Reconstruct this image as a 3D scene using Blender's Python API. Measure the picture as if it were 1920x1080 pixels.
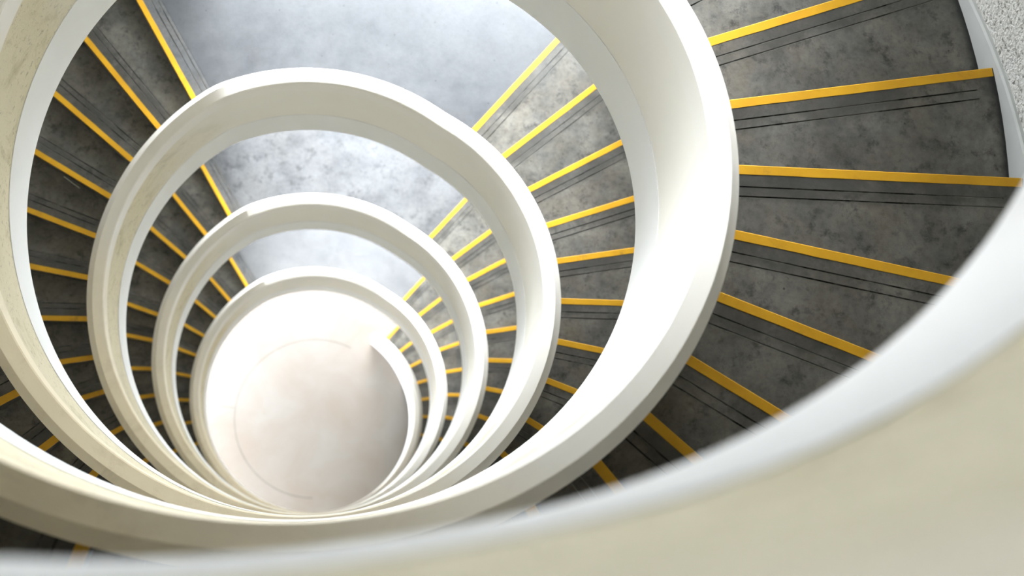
import bpy, bmesh, math, random
from mathutils import Vector

for o in list(bpy.data.objects):
    bpy.data.objects.remove(o, do_unlink=True)
S = bpy.context.scene
COL = S.collection
random.seed(7)
R = math.radians

# ------------------------------------------------------------------ camera
cam_d = bpy.data.cameras.new('camera')
cam = bpy.data.objects.new('camera', cam_d)
COL.objects.link(cam)
cam.location = (0.12492, -1.92972, 28.55567)
cam.rotation_euler = (0.165956, -0.142864, 0.002051)
cam_d.sensor_fit = 'HORIZONTAL'
cam_d.sensor_width = 36.0
cam_d.lens = 2486.95 / 1920 * 36
cam_d.clip_start = 0.01
cam_d.clip_end = 500
cam_d.dof.use_dof = True
cam_d.dof.focus_distance = 8.5
cam_d.dof.aperture_fstop = 1.5
S.camera = cam

# ------------------------------------------------------------------ world: overcast daylight
W = bpy.data.worlds.new('overcast_sky')
S.world = W
W.use_nodes = True
bg = W.node_tree.nodes['Background']
bg.inputs[0].default_value = (0.90, 0.95, 1.0, 1)
bg.inputs[1].default_value = 9.0

# low hazy sun on the open side of the tower, shining in over the landings
sun_d = bpy.data.lights.new('hazy_sun', 'SUN')
sun_d.energy = 8.0
sun_d.angle = R(34)
sun_d.color = (0.96, 0.98, 1.0)
sun = bpy.data.objects.new('hazy_sun', sun_d)
COL.objects.link(sun)
sun.location = (2, 25, 30)
SUN_AZ, SUN_EL = R(0), R(21)             # degrees east of the landing side, height above the horizon
sun.rotation_euler = Vector((math.sin(SUN_AZ) * math.cos(SUN_EL), math.cos(SUN_AZ) * math.cos(SUN_EL), math.sin(SUN_EL))).to_track_quat('Z', 'Y').to_euler()

S.view_settings.view_transform = 'Standard'
S.view_settings.look = 'None'
S.view_settings.gamma = 1
S.view_settings.use_curve_mapping = False
S.view_settings.exposure = 0.93
S.cycles.max_bounces = 16
S.cycles.diffuse_bounces = 10
S.cycles.glossy_bounces = 4

# ------------------------------------------------------------------ stair geometry (metres)
N = 30                                   # risers per flight, ten degrees each, then a 70 degree landing
PHI0 = 0.865845                          # azimuth of the first riser; the stair climbs clockwise
HS = [0.174007, 0.179402, 0.166825, 0.165, 0.155282, 0.155282]
BASE = [0.0]
for h in HS:
    BASE.append(BASE[-1] + N * h)
R_IN = 1.9742                            # well face of the parapet
R_PO = 2.085                             # stair face of the parapet
R_WALL = 4.19
SHIFT = -4.1                             # the parapet's slope lags the nosings a little

def pitch(a):
    """height of the line through the nosings; a is degrees clockwise from the first riser of flight 0"""
    k = max(0, min(len(HS) - 1, int(math.floor((a + 10) / 360))))
    b = a - 360 * k
    return BASE[k] + max(0.0, min(b / 10 + 1, N)) * HS[k]

def rail(a):
    a += SHIFT                           # a short easing where slope meets landing
    return (pitch(a - 1.6) + pitch(a) * 2 + pitch(a + 1.6)) / 4

def pt(r, a, z):
    p = PHI0 - R(a)
    return (r * math.cos(p), r * math.sin(p), z)

# measured unevenness of the hand-laid nosings, degrees
JIT = {(3,0):.29,(3,1):.09,(3,2):.52,(3,3):.55,(3,4):-.09,(3,5):0,(3,6):.11,(3,7):.08,(3,8):.66,(3,9):.66,
       (3,18):.6,(3,19):-.6,(3,20):-.7,
       (2,0):.98,(2,1):1.72,(2,2):.65,(2,3):.4,(2,4):.12,(2,5):-.06,(2,6):-.21,(2,7):-.5,
       (1,0):.89,(1,1):.72,(1,2):.24,(1,3):-.88,(1,4):-.49,(1,5):-.13,
       (0,0):.9,(0,1):.85,(0,2):1.04,(0,3):1.0,(0,4):.53,
       (2,29):-.3,(2,28):-.66,(2,27):-.38,(2,26):-.25,(2,25):-.13,(2,24):-.26,(2,23):-.35,(2,22):.03,(2,21):1.06,(2,20):.59,
       (1,29):-.49,(1,28):-.36,(1,27):-.43,(1,26):-.2,(1,25):-1.46,(1,24):-.16,(1,23):.14,(1,22):.96,(1,21):1.17,
       (0,29):-2.4,(0,28):-2.0,(0,27):-1.45,(0,26):-.85,(0,25):.05,(0,24):.6,(0,23):.07,(0,22):.06,
       (4,3):-.05,(4,4):-.04,(4,5):0,(4,6):-.07,(4,7):-.4,(4,8):-.12,(4,9):-.03,(4,10):-.53}

# ------------------------------------------------------------------ materials
def mat(name, rough=0.7, spec=0.3):
    m = bpy.data.materials.new(name)
    m.use_nodes = True
    nt = m.node_tree
    b = nt.nodes['Principled BSDF']
    b.inputs['Roughness'].default_value = rough
    b.inputs['Specular IOR Level'].default_value = spec
    return m, nt, b

def N_(nt, kind, **kw):
    n = nt.nodes.new(kind)
    for k, v in kw.items():
        setattr(n, k, v)
    return n

def noise(nt, scale, detail=6, rough=0.6, dist=0.0, vec=None):
    n = nt.nodes.new('ShaderNodeTexNoise')
    n.inputs['Scale'].default_value = scale
    n.inputs['Detail'].default_value = detail
    n.inputs['Roughness'].default_value = rough
    n.inputs['Distortion'].default_value = dist
    if vec is not None:
        nt.links.new(vec, n.inputs['Vector'])
    return n.outputs['Fac']

def ramp(nt, fac, stops, interp='LINEAR'):
    r = nt.nodes.new('ShaderNodeValToRGB')
    r.color_ramp.interpolation = interp
    e = r.color_ramp.elements
    while len(e) < len(stops):
        e.new(0.5)
    for el, (p, c) in zip(e, stops):
        el.position = p
        el.color = (c, c, c, 1) if isinstance(c, (int, float)) else (*c, 1)
    nt.links.new(fac, r.inputs['Fac'])
    return r.outputs['Color']

def mix(nt, fac, a, b, mode='MIX'):
    m = nt.nodes.new('ShaderNodeMix')
    m.data_type = 'RGBA'
    m.blend_type = mode
    for sock, v in ((m.inputs[0], fac), (m.inputs[6], a), (m.inputs[7], b)):
        if hasattr(v, 'is_linked'):
            nt.links.new(v, sock)
        elif isinstance(v, (int, float)):
            sock.default_value = v if sock == m.inputs[0] else (v, v, v, 1)
        else:
            sock.default_value = (*v, 1)
    return m.outputs[2]

def math_(nt, op, a, b=0.0):
    n = nt.nodes.new('ShaderNodeMath')
    n.operation = op
    for s, v in ((n.inputs[0], a), (n.inputs[1], b)):
        if hasattr(v, 'is_linked'):
            nt.links.new(v, s)
        else:
            s.default_value = v
    return n.outputs[0]

def pos(nt):
    return nt.nodes.new('ShaderNodeNewGeometry').outputs['Position']

def radius(nt):
    sp = nt.nodes.new('ShaderNodeSeparateXYZ')
    nt.links.new(pos(nt), sp.inputs[0])
    x2 = math_(nt, 'MULTIPLY', sp.outputs[0], sp.outputs[0])
    y2 = math_(nt, 'MULTIPLY', sp.outputs[1], sp.outputs[1])
    return math_(nt, 'SQRT', math_(nt, 'ADD', x2, y2))

def bump(nt, b, h, strength=0.3, dist=0.01):
    n = nt.nodes.new('ShaderNodeBump')
    n.inputs['Strength'].default_value = strength
    n.inputs['Distance'].default_value = dist
    nt.links.new(h, n.inputs['Height'])
    nt.links.new(n.outputs[0], b.inputs['Normal'])

def concrete(name, dark, mid, light, stain, rough=0.5, wall_dirt=True, contrast=1.0, tread=False, brown_max=0.42):
    m, nt, b = mat(name, rough, 0.4)
    v = pos(nt)
    big = noise(nt, 1.9, 8, 0.68, 0.2, v)
    c = ramp(nt, big, [(0.30, dark), (0.5, mid), (0.72, light)])
    brown = ramp(nt, noise(nt, 2.3, 6, 0.7, 0.4, v), [(0.42, 0.0), (0.68, brown_max)])
    c = mix(nt, brown, c, tuple(x * y for x, y in zip(mid, (1.40, 1.18, 0.90))))
    fine = ramp(nt, noise(nt, 22, 8, 0.75, 0, v), [(0.25, 0.55), (0.5, 1.0), (0.8, 1.3)])
    c = mix(nt, 0.8 * contrast, c, fine, 'MULTIPLY')
    spots = ramp(nt, noise(nt, 7.5, 9, 0.75, 0.15, v), [(0.34, 1.0), (0.47, 0.0)])
    c = mix(nt, math_(nt, 'MULTIPLY', spots, stain), c, tuple(0.28 * x for x in dark))
    vo = N_(nt, 'ShaderNodeTexVoronoi')
    vo.inputs['Scale'].default_value = 7.0
    nt.links.new(v, vo.inputs['Vector'])
    dots = ramp(nt, vo.outputs['Distance'], [(0.035, 1.0), (0.06, 0.0)])
    c = mix(nt, math_(nt, 'MULTIPLY', dots, 0.8), c, (0.012, 0.012, 0.012))
    if tread:
        # grime trodden into the grooved strip behind the nosing, in patches
        tc = nt.nodes.new('ShaderNodeTexCoord')
        so = nt.nodes.new('ShaderNodeSeparateXYZ')
        nt.links.new(tc.outputs['Object'], so.inputs[0])
        back = math_(nt, 'ADD', math_(nt, 'MULTIPLY', so.outputs[1], -1.0), math_(nt, 'MULTIPLY', math_(nt, 'SUBTRACT', noise(nt, 5, 6, 0.7, 0.3, v), 0.5), 0.22))
        front = ramp(nt, back, [(0.12, 1.0), (0.19, 0.0)])
        patch = ramp(nt, noise(nt, 1.7, 6, 0.7, 0.4, v), [(0.36, 0.1), (0.60, 0.85)])
        c = mix(nt, math_(nt, 'MULTIPLY', front, patch), c, tuple(0.42 * x for x in mid))
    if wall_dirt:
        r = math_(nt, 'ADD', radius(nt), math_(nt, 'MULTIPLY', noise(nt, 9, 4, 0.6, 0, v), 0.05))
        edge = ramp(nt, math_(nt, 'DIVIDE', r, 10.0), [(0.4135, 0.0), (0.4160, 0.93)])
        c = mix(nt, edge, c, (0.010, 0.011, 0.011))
    nt.links.new(c, b.inputs['Base Color'])
    rr = ramp(nt, noise(nt, 5, 6, 0.6, 0, v), [(0.3, rough - 0.12), (0.7, rough + 0.15)])
    nt.links.new(rr, b.inputs['Roughness'])
    bump(nt, b, noise(nt, 60, 6, 0.7, 0, v), 0.25, 0.004)
    return m

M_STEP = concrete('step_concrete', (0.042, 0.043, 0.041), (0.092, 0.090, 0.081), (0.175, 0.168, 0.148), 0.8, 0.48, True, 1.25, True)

def groove_dirt():
    m, nt, b = mat('groove_filler', 0.8, 0.2)
    v = pos(nt)
    c = ramp(nt, noise(nt, 1.5, 6, 0.7, 0.3, v), [(0.44, (0.024, 0.024, 0.023)), (0.56, (0.15, 0.15, 0.14))])
    nt.links.new(c, b.inputs['Base Color'])
    return m
M_GROOVE = groove_dirt()
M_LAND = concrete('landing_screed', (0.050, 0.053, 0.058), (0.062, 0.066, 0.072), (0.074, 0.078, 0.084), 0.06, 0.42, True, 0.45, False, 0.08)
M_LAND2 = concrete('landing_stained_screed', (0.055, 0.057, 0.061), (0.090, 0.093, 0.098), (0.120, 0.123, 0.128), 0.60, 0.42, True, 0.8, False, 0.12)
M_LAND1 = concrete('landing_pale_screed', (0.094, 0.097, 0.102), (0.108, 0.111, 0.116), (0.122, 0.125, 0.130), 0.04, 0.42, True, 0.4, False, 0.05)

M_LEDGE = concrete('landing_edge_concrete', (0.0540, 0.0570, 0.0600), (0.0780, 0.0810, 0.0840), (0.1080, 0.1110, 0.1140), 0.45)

def yellow_paint():
    m, nt, b = mat('yellow_nosing_paint', 0.5, 0.4)
    v = pos(nt)
    c = ramp(nt, noise(nt, 5, 5, 0.6, 0, v), [(0.3, (0.50, 0.255, 0.006)), (0.7, (0.60, 0.325, 0.010))])
    grime = ramp(nt, noise(nt, 3.1, 8, 0.75, 0.5, v), [(0.58, 0.0), (0.74, 0.75)])
    c = mix(nt, grime, c, (0.20, 0.12, 0.02))
    chip = ramp(nt, noise(nt, 26, 5, 0.7, 0.3, v), [(0.295, 1.0), (0.315, 0.0)])
    c = mix(nt, chip, c, (0.07, 0.06, 0.05))
    nt.links.new(c, b.inputs['Base Color'])
    bump(nt, b, noise(nt, 80, 4, 0.6, 0, v), 0.2, 0.002)
    return m
M_YEL = yellow_paint()

def worn_edge():
    m, nt, b = mat('worn_nosing_edge', 0.7, 0.3)
    v = pos(nt)
    c = ramp(nt, noise(nt, 12, 6, 0.7, 0, v), [(0.42, (0.10, 0.09, 0.08)), (0.55, (0.48, 0.45, 0.38))])
    nt.links.new(c, b.inputs['Base Color'])
    return m
M_EDGE = worn_edge()

def paint(name, col, col2, rough, pit=0.0, stain=0.0, stain_col=(0.40, 0.36, 0.20), bscale=140, bstr=0.12):
    m, nt, b = mat(name, rough, 0.35)
    v = pos(nt)
    c = ramp(nt, noise(nt, 1.1, 5, 0.6, 0.3, v), [(0.35, col), (0.7, col2)])
    if stain:
        st = ramp(nt, noise(nt, 4.5, 8, 0.72, 0.6, v), [(0.60, 0.0), (0.78, stain)])
        c = mix(nt, st, c, stain_col)
    if pit:
        pt_ = ramp(nt, noise(nt, 34, 5, 0.65, 0.4, v), [(0.30, pit), (0.40, 0.0)])
        c = mix(nt, pt_, c, (0.22, 0.20, 0.13))
    nt.links.new(c, b.inputs['Base Color'])
    bump(nt, b, noise(nt, bscale, 5, 0.65, 0, v), bstr, 0.006)
    return m

def aged_dim_paint(name, new, old, rough, pit, stain_col, bstr_old, lo=-0.15, hi=0.30):
    """repainted smooth on the north-east of the well, older pitted and yellowed render on the rest; on the coping the old tone paints in the dim south light"""
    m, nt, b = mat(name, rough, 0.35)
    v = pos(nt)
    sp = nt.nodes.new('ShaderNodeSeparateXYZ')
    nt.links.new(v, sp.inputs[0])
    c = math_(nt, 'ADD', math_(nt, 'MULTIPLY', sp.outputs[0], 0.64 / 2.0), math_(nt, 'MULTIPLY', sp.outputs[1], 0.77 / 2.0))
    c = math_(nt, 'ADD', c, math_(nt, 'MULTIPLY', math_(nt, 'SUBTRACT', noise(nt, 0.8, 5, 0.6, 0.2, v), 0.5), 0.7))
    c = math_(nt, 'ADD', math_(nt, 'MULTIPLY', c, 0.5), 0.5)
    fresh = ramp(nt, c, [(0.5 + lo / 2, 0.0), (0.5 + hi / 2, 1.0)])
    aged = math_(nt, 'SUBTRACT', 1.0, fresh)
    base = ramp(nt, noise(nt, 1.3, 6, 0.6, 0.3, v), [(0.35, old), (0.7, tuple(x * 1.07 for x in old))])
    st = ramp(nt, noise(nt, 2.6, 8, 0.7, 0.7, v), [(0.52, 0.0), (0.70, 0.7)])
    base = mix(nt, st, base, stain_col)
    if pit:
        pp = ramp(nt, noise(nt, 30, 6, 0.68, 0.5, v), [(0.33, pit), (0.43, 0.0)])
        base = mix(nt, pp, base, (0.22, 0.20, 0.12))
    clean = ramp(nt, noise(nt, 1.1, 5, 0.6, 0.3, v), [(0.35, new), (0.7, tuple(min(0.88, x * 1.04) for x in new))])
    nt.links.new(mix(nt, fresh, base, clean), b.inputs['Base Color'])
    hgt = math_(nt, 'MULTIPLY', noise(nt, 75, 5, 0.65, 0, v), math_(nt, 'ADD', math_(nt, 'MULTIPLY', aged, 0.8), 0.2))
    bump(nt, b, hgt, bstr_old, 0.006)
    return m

M_COPE = aged_dim_paint('coping_paint', (0.82, 0.80, 0.75), (0.80, 0.71, 0.53), 0.55, 0, (0.64, 0.55, 0.39), 0.12, -0.9, -0.2)  # tan on the south side puts its dim, warm light into the paint
M_FACE = aged_dim_paint('cream_render', (0.82, 0.80, 0.74), (0.69, 0.63, 0.465), 0.8, 0.6, (0.40, 0.345, 0.18), 0.5)
M_BAND = paint('white_band_paint', (0.80, 0.81, 0.81), (0.85, 0.855, 0.85), 0.6)
M_SOFF = paint('soffit_paint', (0.76, 0.655, 0.44), (0.80, 0.70, 0.50), 0.8)
M_SKIRT = paint('skirting_paint', (0.29, 0.30, 0.29), (0.37, 0.38, 0.37), 0.6, stain=0.4, stain_col=(0.30, 0.30, 0.25))

def stucco():
    m, nt, b = mat('rough_cast_render', 0.9, 0.2)
    v = pos(nt)
    n1 = noise(nt, 42, 3, 0.6, 0.3, v)
    c = ramp(nt, n1, [(0.33, (0.17, 0.17, 0.155)), (0.46, (0.42, 0.42, 0.40)), (0.7, (0.52, 0.52, 0.50))])
    nt.links.new(c, b.inputs['Base Color'])
    bump(nt, b, n1, 1.0, 0.02)
    return m
M_WALL = stucco()

def ground_floor():
    m, nt, b = mat('pale_floor', 0.45, 0.4)
    v = pos(nt)
    c = ramp(nt, noise(nt, 0.9, 6, 0.6, 0.5, v), [(0.35, (0.215, 0.187, 0.163)), (0.65, (0.235, 0.222, 0.207))])
    st = ramp(nt, noise(nt, 2.2, 8, 0.7, 0.4, v), [(0.60, 0.0), (0.85, 0.5)])
    c = mix(nt, st, c, (0.19, 0.155, 0.12))
    nt.links.new(c, b.inputs['Base Color'])
    return m
M_FLOOR = ground_floor()
M_JOINT = paint('joint_mortar', (0.06, 0.055, 0.05), (0.16, 0.15, 0.14), 0.8)
M_GROUND = paint('outdoor_paving', (0.30, 0.30, 0.29), (0.36, 0.36, 0.35), 0.9)
M_STICK = paint('pale_stick', (0.70, 0.68, 0.62), (0.75, 0.73, 0.68), 0.6)

# ------------------------------------------------------------------ helpers
def link(name, me, m, parent=None, mats=None):
    o = bpy.data.objects.new(name, me)
    COL.objects.link(o)
    if me is not None and not me.materials:
        for x in (mats or [m]):
            me.materials.append(x)
    if parent is not None:
        o.parent = parent
    return o

def mesh(name, V, F, smooth=False, midx=None):
    me = bpy.data.meshes.new(name)
    me.from_pydata(V, [], F)
    if midx:
        for p, i in zip(me.polygons, midx):
            p.material_index = i
    bm = bmesh.new()
    bm.from_mesh(me)
    bmesh.ops.recalc_face_normals(bm, faces=bm.faces)
    bm.to_mesh(me)
    bm.free()
    if smooth:
        for p in me.polygons:
            p.use_smooth = True
    me.update()
    return me

def sweep(name, prof, angs, zf, closed=True, zmin=None, roff=None):
    """sweep a radial profile [(r, dz)] round the well; each profile side is smooth along its run and sharp against its neighbours"""
    V, F, SM = [], [], []
    n = len(prof)
    for a in angs:
        z0 = zf(a)
        for r, dz in prof:
            z = z0 + dz
            if zmin is not None:
                z = max(z, zmin)
            V.append(pt(r + (roff(a) if roff else 0.0), a, z))
    m = len(angs)
    for i in range(m - 1):
        for j in range(n if closed else n - 1):
            j2 = (j + 1) % n
            F.append((i * n + j, i * n + j2, (i + 1) * n + j2, (i + 1) * n + j))
    if closed:
        F.append(tuple(range(n)))
        F.append(tuple((m - 1) * n + j for j in reversed(range(n))))
    me = mesh(name, V, F, True)
    me.set_sharp_from_angle(angle=R(14))
    return me

def tag(o, label, cat, group=None, kind=None):
    if label: o['label'] = label
    if cat: o['category'] = cat
    if group: o['group'] = group
    if kind: o['kind'] = kind
    return o

def empty(name, loc=(0, 0, 0)):
    o = bpy.data.objects.new(name, None)
    COL.objects.link(o)
    o.location = loc
    o.empty_display_size = 0.2
    return o

def arange(a0, a1, st):
    n = max(1, int(math.ceil((a1 - a0) / st - 1e-6)))
    return [a0 + (a1 - a0) * i / n for i in range(n + 1)]

# ------------------------------------------------------------------ setting: ground, floor, round wall, skirting, roof
def disc(name, r, z, seg=128, r0=0.0):
    V, F = [], []
    for i in range(seg):
        t = 2 * math.pi * i / seg
        V.append((r * math.cos(t), r * math.sin(t), z))
        V.append((r0 * math.cos(t), r0 * math.sin(t), z))
    for i in range(seg):
        k = (i + 1) % seg
        F.append((2 * i, 2 * k, 2 * k + 1, 2 * i + 1))
    return mesh(name, V, F)

fl = bpy.data.meshes.new('floor')
bm = bmesh.new()
bmesh.ops.create_circle(bm, cap_ends=True, segments=96, radius=7.0)
bmesh.ops.solidify(bm, geom=bm.faces[:], thickness=0.15)
zmax = max(v.co.z for v in bm.verts)
for v in bm.verts: v.co.z -= zmax
bm.to_mesh(fl); bm.free()
floor = link('floor', fl, M_FLOOR)
tag(floor, 'pale stone ground floor at the bottom of the stairwell', 'floor', kind='structure')
# the circular joint cut into the floor and its short radial joint
def ring_band(name, r0, r1, z0, z1, a0, a1):
    return sweep(name, [(r0, z0), (r1, z0), (r1, z1), (r0, z1)], arange(a0, a1, 3), lambda a: 0.0)
j = link('floor_joint', ring_band('floor_joint', 1.672, 1.684, -0.004, 0.0012, 140, 345), M_JOINT, floor)
j = link('floor_joint', ring_band('floor_joint', 1.69, 2.6, -0.004, 0.0012, 236.0, 236.35), M_JOINT, floor)

gm = disc('ground', 80, -0.16, 96)
ground = tag(link('ground', gm, M_GROUND), 'grey paving outside the stair tower', 'paving', kind='structure')

Z_TOP = BASE[6] + 3.2
OPEN0, OPEN1 = 304.0, 362.0              # the landings open to daylight on this side of the tower
def shell(bmv, a0, a1, z0, z1, r0=R_WALL, r1=R_WALL + 0.22):
    V, F = bmv
    angs = arange(a0, a1, 4)
    s = len(V)
    for a in angs:
        for r, z in ((r0, z0), (r1, z0), (r1, z1), (r0, z1)):
            V.append(pt(r, a, z))
    n = 4
    for i in range(len(angs) - 1):
        for k in range(4):
            k2 = (k + 1) % 4
            F.append((s + i * n + k, s + i * n + k2, s + (i + 1) * n + k2, s + (i + 1) * n + k))
    e = s + (len(angs) - 1) * n
    F.append((s, s + 1, s + 2, s + 3)); F.append((e + 3, e + 2, e + 1, e))
VW = ([], [])
shell(VW, OPEN1 - 360, 160, 0.0, Z_TOP)
shell(VW, 160, OPEN0, 2.3, Z_TOP)        # unseen opening below the first flight, added to even out light on the floor
shell(VW, 205, 211, 0.0, 2.3)
shell(VW, 255, 261, 0.0, 2.3)
HEAD = [2.0, 3.2, 3.0, 2.9, 3.0, 2.5]          # head height of each opening, sized for the light let in; the top storey is closed
for k in range(6):
    shell(VW, OPEN0, OPEN1, BASE[k] + HEAD[k], BASE[k + 1] - 0.001)
    if k == 5: shell(VW, OPEN0, 334, BASE[k], BASE[k] + HEAD[k])     # unseen infill, added to narrow this opening and dim the near parapet
shell(VW, OPEN0, OPEN1, BASE[6], Z_TOP)
wm = mesh('wall_outer', *VW, smooth=True)
wm.set_sharp_from_angle(angle=R(30))
wall = tag(link('wall_outer', wm, M_WALL), 'rough-cast grey white curved wall around the stair', 'wall', kind='structure')

cm = bpy.data.meshes.new('ceiling')
bm = bmesh.new()
bmesh.ops.create_circle(bm, cap_ends=True, segments=96, radius=R_WALL + 0.3)
bmesh.ops.solidify(bm, geom=bm.faces[:], thickness=0.2)
zmin_ = min(v.co.z for v in bm.verts)
for v in bm.verts: v.co.z += Z_TOP - zmin_
bm.to_mesh(cm); bm.free()
tag(link('ceiling', cm, M_SOFF), 'plain painted roof slab over the stairwell', 'ceiling', kind='structure')

# sloping skirting along the outer wall: a flat band with a small rounded moulding on top
for k in range(6):
    prof = [(R_WALL - 0.022, -0.36), (R_WALL - 0.022, 0.045), (R_WALL - 0.030, 0.052), (R_WALL - 0.030, 0.066),
            (R_WALL - 0.018, 0.078), (R_WALL + 0.01, 0.082), (R_WALL + 0.01, -0.36)]
    sm = sweep('baseboard_outer', prof, arange(360 * k - 4, 360 * k + 290, 2), lambda a: pitch(a), zmin=0.0 if k == 0 else None)
    tag(link('baseboard_outer', sm, M_SKIRT), 'pale skirting band sloping up the outer wall', 'skirting', kind='structure')

# ------------------------------------------------------------------ steps
R_S0, R_G1, R_S1 = 2.03, 4.035, R_WALL + 0.0
FRONT = -0.027
def step_mesh(name, h, depth_deg=11.8, back=None, thick=None):
    """a tread with two anti-slip grooves behind its nosing; x runs along the nosing, -y (clockwise) is uphill"""
    t = thick or (h + 0.02)
    gd = 0.006
    prof = [(FRONT, 0), (0.030, 0)]
    for g in (0.098, 0.154):
        prof += [(g - 0.0045, 0), (g - 0.002, -gd), (g + 0.002, -gd), (g + 0.0045, 0)]
    xs = [R_S0, R_G1, R_G1 + 0.004, R_S1]
    tb = math.tan(R(depth_deg))
    V, F = [], []
    for ci, x in enumerate(xs):
        for y, z in prof:
            V.append((x, -y, z if ci < 2 else 0.0))
        yb = x * tb if back is None else back
        V.append((x, -yb, 0.0))
        V.append((x, -yb, -t))
        V.append((x, -FRONT, -t))
    n = len(prof) + 3
    for c in range(3):
        for q in range(n):
            q2 = (q + 1) % n
            F.append((c * n + q, c * n + q2, (c + 1) * n + q2, (c + 1) * n + q))
    MI = [1 if (c == 0 and q in (2, 3, 4, 6, 7, 8)) else 0 for c in range(3) for q in range(n)] + [0, 0]
    F.append(tuple(range(n))); F.append(tuple(3 * n + q for q in reversed(range(n))))
    return mesh(name, V, F, midx=MI)

def strip_mesh():
    """painted nosing: a thin yellow strip on the tread with a pale worn lip on its front edge"""
    x0, x1 = R_S0 + 0.03, R_WALL - 0.03
    V, F, MI = [], [], []
    xs = arange(x0, x1, 0.12)
    rnd = random.Random(3)
    for x in xs:
        w = rnd.uniform(-0.0012, 0.0012)
        for y, z in ((FRONT - 0.002, -0.016), (FRONT - 0.002, -0.0015), (FRONT + 0.001, 0.0022), (0.0245 + w, 0.0022), (0.0255 + w, 0.0), (0.0, -0.004)):
            V.append((x, -y, z))
    n = 6
    for i in range(len(xs) - 1):
        for q in range(n):
            q2 = (q + 1) % n
            F.append((i * n + q, i * n + q2, (i + 1) * n + q2, (i + 1) * n + q))
            MI.append(1 if q == 0 else 0)
    e = (len(xs) - 1) * n
    F.append(tuple(range(n))); F.append(tuple(e + q for q in reversed(range(n)))); MI += [0, 0]
    return mesh('nosing_strip', V, F, midx=MI)
STRIP = strip_mesh()
STRIP.materials.append(M_YEL); STRIP.materials.append(M_EDGE)

FL_LABEL = ['lowest flight of concrete steps, its yellow nosings starting at the white ground floor',
            'second flight up from the ground floor, grey steps between two pale parapets',
            'third flight up, mottled dark steps wrapping the left of the well',
            'fourth flight up, grey steps rising clockwise from the large smooth landing',
            'nearest broad dark concrete steps with yellow nosings along the right edge',
            'topmost flight of concrete steps, behind the blurred foreground parapet']
for k in range(6):
    fe = tag(empty('stair_flight', (0, 0, BASE[k])), FL_LABEL[k], 'stair flight', 'flights of the spiral stair')
    sm = step_mesh('step', HS[k])
    sm.materials.append(M_STEP); sm.materials.append(M_GROOVE)
    for i in range(N - 1 if True else N):
        az = PHI0 - R(10 * i + JIT.get((k, i), 0.0))
        s = link('step', sm, M_STEP, fe)
        s.location = (0, 0, (i + 1) * HS[k])
        s.rotation_euler = (0, 0, az)
        st = link('nosing_strip', STRIP, M_YEL, s)
    # the sloping slab that carries the steps
    def zf(a, k=k): return BASE[k] + (a / 10 + 1) * HS[k] - BASE[k]
    h = HS[k]
    sl = sweep('waist_slab', [(R_PO - 0.06, -h - 0.012), (R_WALL + 0.0, -h - 0.012), (R_WALL + 0.0, -0.50), (R_PO - 0.06, -0.50)],
               arange(-8 if k else 0, 291, 3), lambda a, h=h: (a / 10 + 1) * h, zmin=-BASE[k] - 0.0 if k == 0 else None)
    link('waist_slab', sl, M_SOFF, fe)

# ------------------------------------------------------------------ landings
LD_LABEL = {1: 'small pale landing lowest in the well, just above the ground floor ring',
            2: 'pale landing blotched with dark stains between the second and third rings',
            3: 'large smooth blue grey concrete landing at the top of the picture',
            4: 'landing one turn above the large smooth blue grey one',
            5: 'landing two turns above the large smooth blue grey one',
            6: 'highest landing under the roof slab'}
for k in range(1, 7):
    le = tag(empty('landing', (0, 0, BASE[k])), LD_LABEL[k], 'landing', 'landings of the spiral stair')
    a0 = 290 + JIT.get((k - 1, 29), 0.0)
    # grooved front edge, laid like a step
    gm_ = step_mesh('landing_edge', HS[k - 1], 5.6, 0.190, 0.5)
    gm_.materials.append(M_LEDGE); gm_.materials.append(M_GROOVE)
    ge = link('landing_edge', gm_, M_LEDGE, le)
    ge.rotation_euler = (0, 0, PHI0 - R(a0))
    link('nosing_strip', STRIP, M_YEL, ge)
    V, F = [], []
    n_a = 30
    for i in range(n_a + 1):
        for r, z in ((2.03, 0), (R_WALL + 0.22, 0), (R_WALL + 0.22, -0.5), (2.03, -0.5)):
            s0 = a0 + math.degrees(math.asin(0.192 / r))
            V.append(pt(r, s0 + (362.5 - s0) * i / n_a, z))
    for i in range(n_a):
        for q in range(4):
            q2 = (q + 1) % 4
            F.append((i * 4 + q, i * 4 + q2, i * 4 + 4 + q2, i * 4 + 4 + q))
    F.append((0, 1, 2, 3)); F.append(tuple(n_a * 4 + q for q in (3, 2, 1, 0)))
    sl = mesh('slab', V, F)
    link('slab', sl, {1: M_LAND1, 2: M_LAND2}.get(k, M_LAND), le)

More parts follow.
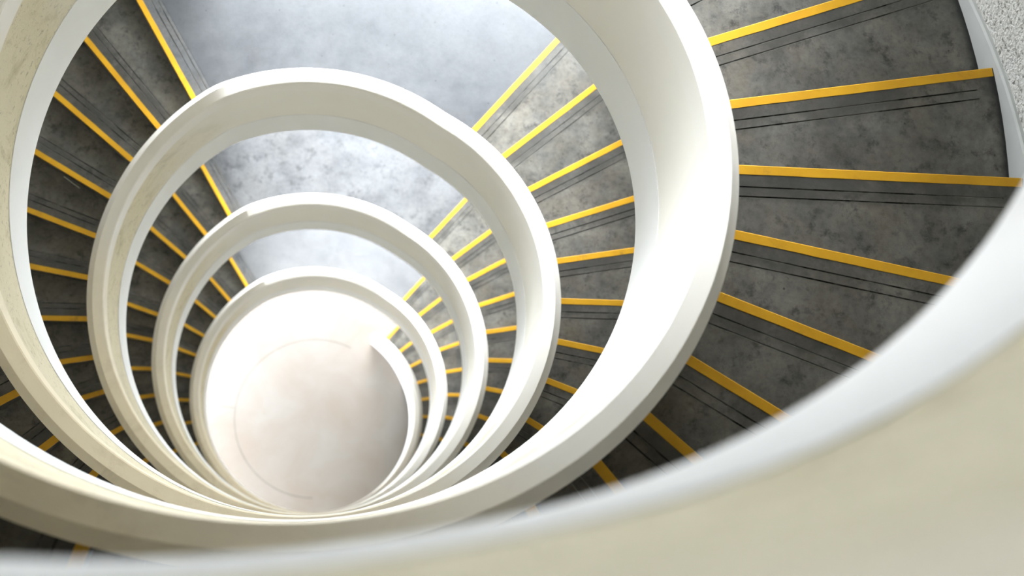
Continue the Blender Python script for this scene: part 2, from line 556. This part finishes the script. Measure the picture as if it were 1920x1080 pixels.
# ------------------------------------------------------------------ parapets: rendered wall, white string band, moulded coping
PP_LABEL = ['innermost parapet ring, its rounded end standing on the white ground floor',
            'second parapet ring from the ground floor, pale cream and narrow',
            'third parapet ring from the ground floor, around the stained landing level',
            'white topped parapet ring beside the large smooth landing',
            'large cream parapet ring sweeping along the broad steps at right',
            'huge blurred parapet in the foreground, white band over beige render']
Q_B, Q_W, Q_H, Q_T = -0.565, -0.0157, 0.7634, 1.0087
for k in range(6):
    a0 = 360 * k - 4.0 if k else -4.0
    a1 = 360 * (k + 1) - 4.0
    angs = arange(a0, a1, 2)
    pe = tag(empty('parapet', (0, 0, 0)), PP_LABEL[k], 'parapet', 'parapet turns of the spiral stair')
    zmin = 0.0 if k == 0 else None
    # the topmost turn runs slightly out of true, a few centimetres wide of the circle past its south side
    def ro(a): return 0.024 * (lambda t: t * t * (3 - 2 * t))(max(0.0, min(1.0, (a - 1800 - 130) / 22)))
    ro = ro if k == 5 else None
    band = sweep('string_band', [(R_IN, Q_W), (R_IN, Q_B + 0.006), (R_IN + 0.006, Q_B), (R_PO, Q_B), (R_PO, Q_W)], angs, rail, zmin=zmin, roff=ro)
    link('string_band', band, M_BAND, pe)
    face = sweep('wall_face', [(R_IN + 0.005, Q_W), (R_PO, Q_W), (R_PO, Q_H), (R_IN + 0.005, Q_H)], angs, rail, zmin=zmin, roff=ro)
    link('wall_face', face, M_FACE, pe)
    cope = sweep('coping', [(R_IN + 0.014, Q_H), (R_IN + 0.014, Q_H + 0.006), (R_IN - 0.003, Q_H + 0.010), (R_IN - 0.003, Q_T - 0.010), (R_IN + 0.006, Q_T), (2.0690, 1.0330), (2.0735, 1.0300), (2.0745, 1.0060),
                            (2.1374, 0.9361), (2.1374, 0.900), (R_PO, 0.885), (R_PO, Q_H)], angs, rail, zmin=zmin, roff=ro)
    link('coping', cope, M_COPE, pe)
    if k == 0:
        # rounded end of the parapet on the ground floor
        c0 = rail(a0)
        rc = (R_IN + R_PO) / 2
        hw = (R_PO - R_IN) / 2
        cx, cy, _ = pt(rc, a0, 0)
        V, F = [], []
        seg = 20
        prof = [(hw, 0.0), (hw, c0 + 0.885), (hw + 0.035, c0 + 0.90), (hw + 0.035, c0 + 0.936), (hw - 0.010, c0 + 1.03), (0.0001, c0 + 1.03)]
        p0 = PHI0 - R(a0)
        for i in range(seg + 1):
            t = p0 + math.pi * i / seg          # half round facing away from the steps
            for r, z in prof:
                V.append((cx + r * math.cos(t), cy + r * math.sin(t), z))
        n = len(prof)
        for i in range(seg):
            for q in range(n - 1):
                F.append((i * n + q, i * n + q + 1, (i + 1) * n + q + 1, (i + 1) * n + q))
        me = mesh('rounded_end', V, F, True)
        me.set_sharp_from_angle(angle=R(25))
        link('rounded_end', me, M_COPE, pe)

# ------------------------------------------------------------------ small loose thing: a pale stick on a tread at left
zs = BASE[2] + 26 * HS[2] + 0.006
A_, B_ = Vector((-2.52, 1.405, zs)), Vector((-2.36, 1.29, zs))
d = (B_ - A_).normalized()
sd = Vector((-d.y, d.x, 0))
V, F = [], []
for i in range(7):
    c = A_.lerp(B_, i / 6) + sd * 0.001 * math.sin(i * 1.3)
    rr = 0.004 * (1 - 0.06 * i)
    for q in range(6):
        t = q * math.pi / 3
        V.append(tuple(c + sd * rr * math.cos(t) + Vector((0, 0, rr * math.sin(t)))))
for i in range(6):
    for q in range(6):
        q2 = (q + 1) % 6
        F.append((i * 6 + q, i * 6 + q2, i * 6 + 6 + q2, i * 6 + 6 + q))
F.append(tuple(range(6))); F.append(tuple(36 + q for q in reversed(range(6))))
tag(link('stick', mesh('stick', V, F, True), M_STICK), 'thin pale stick lying on a dark tread beside a yellow nosing at left', 'stick')
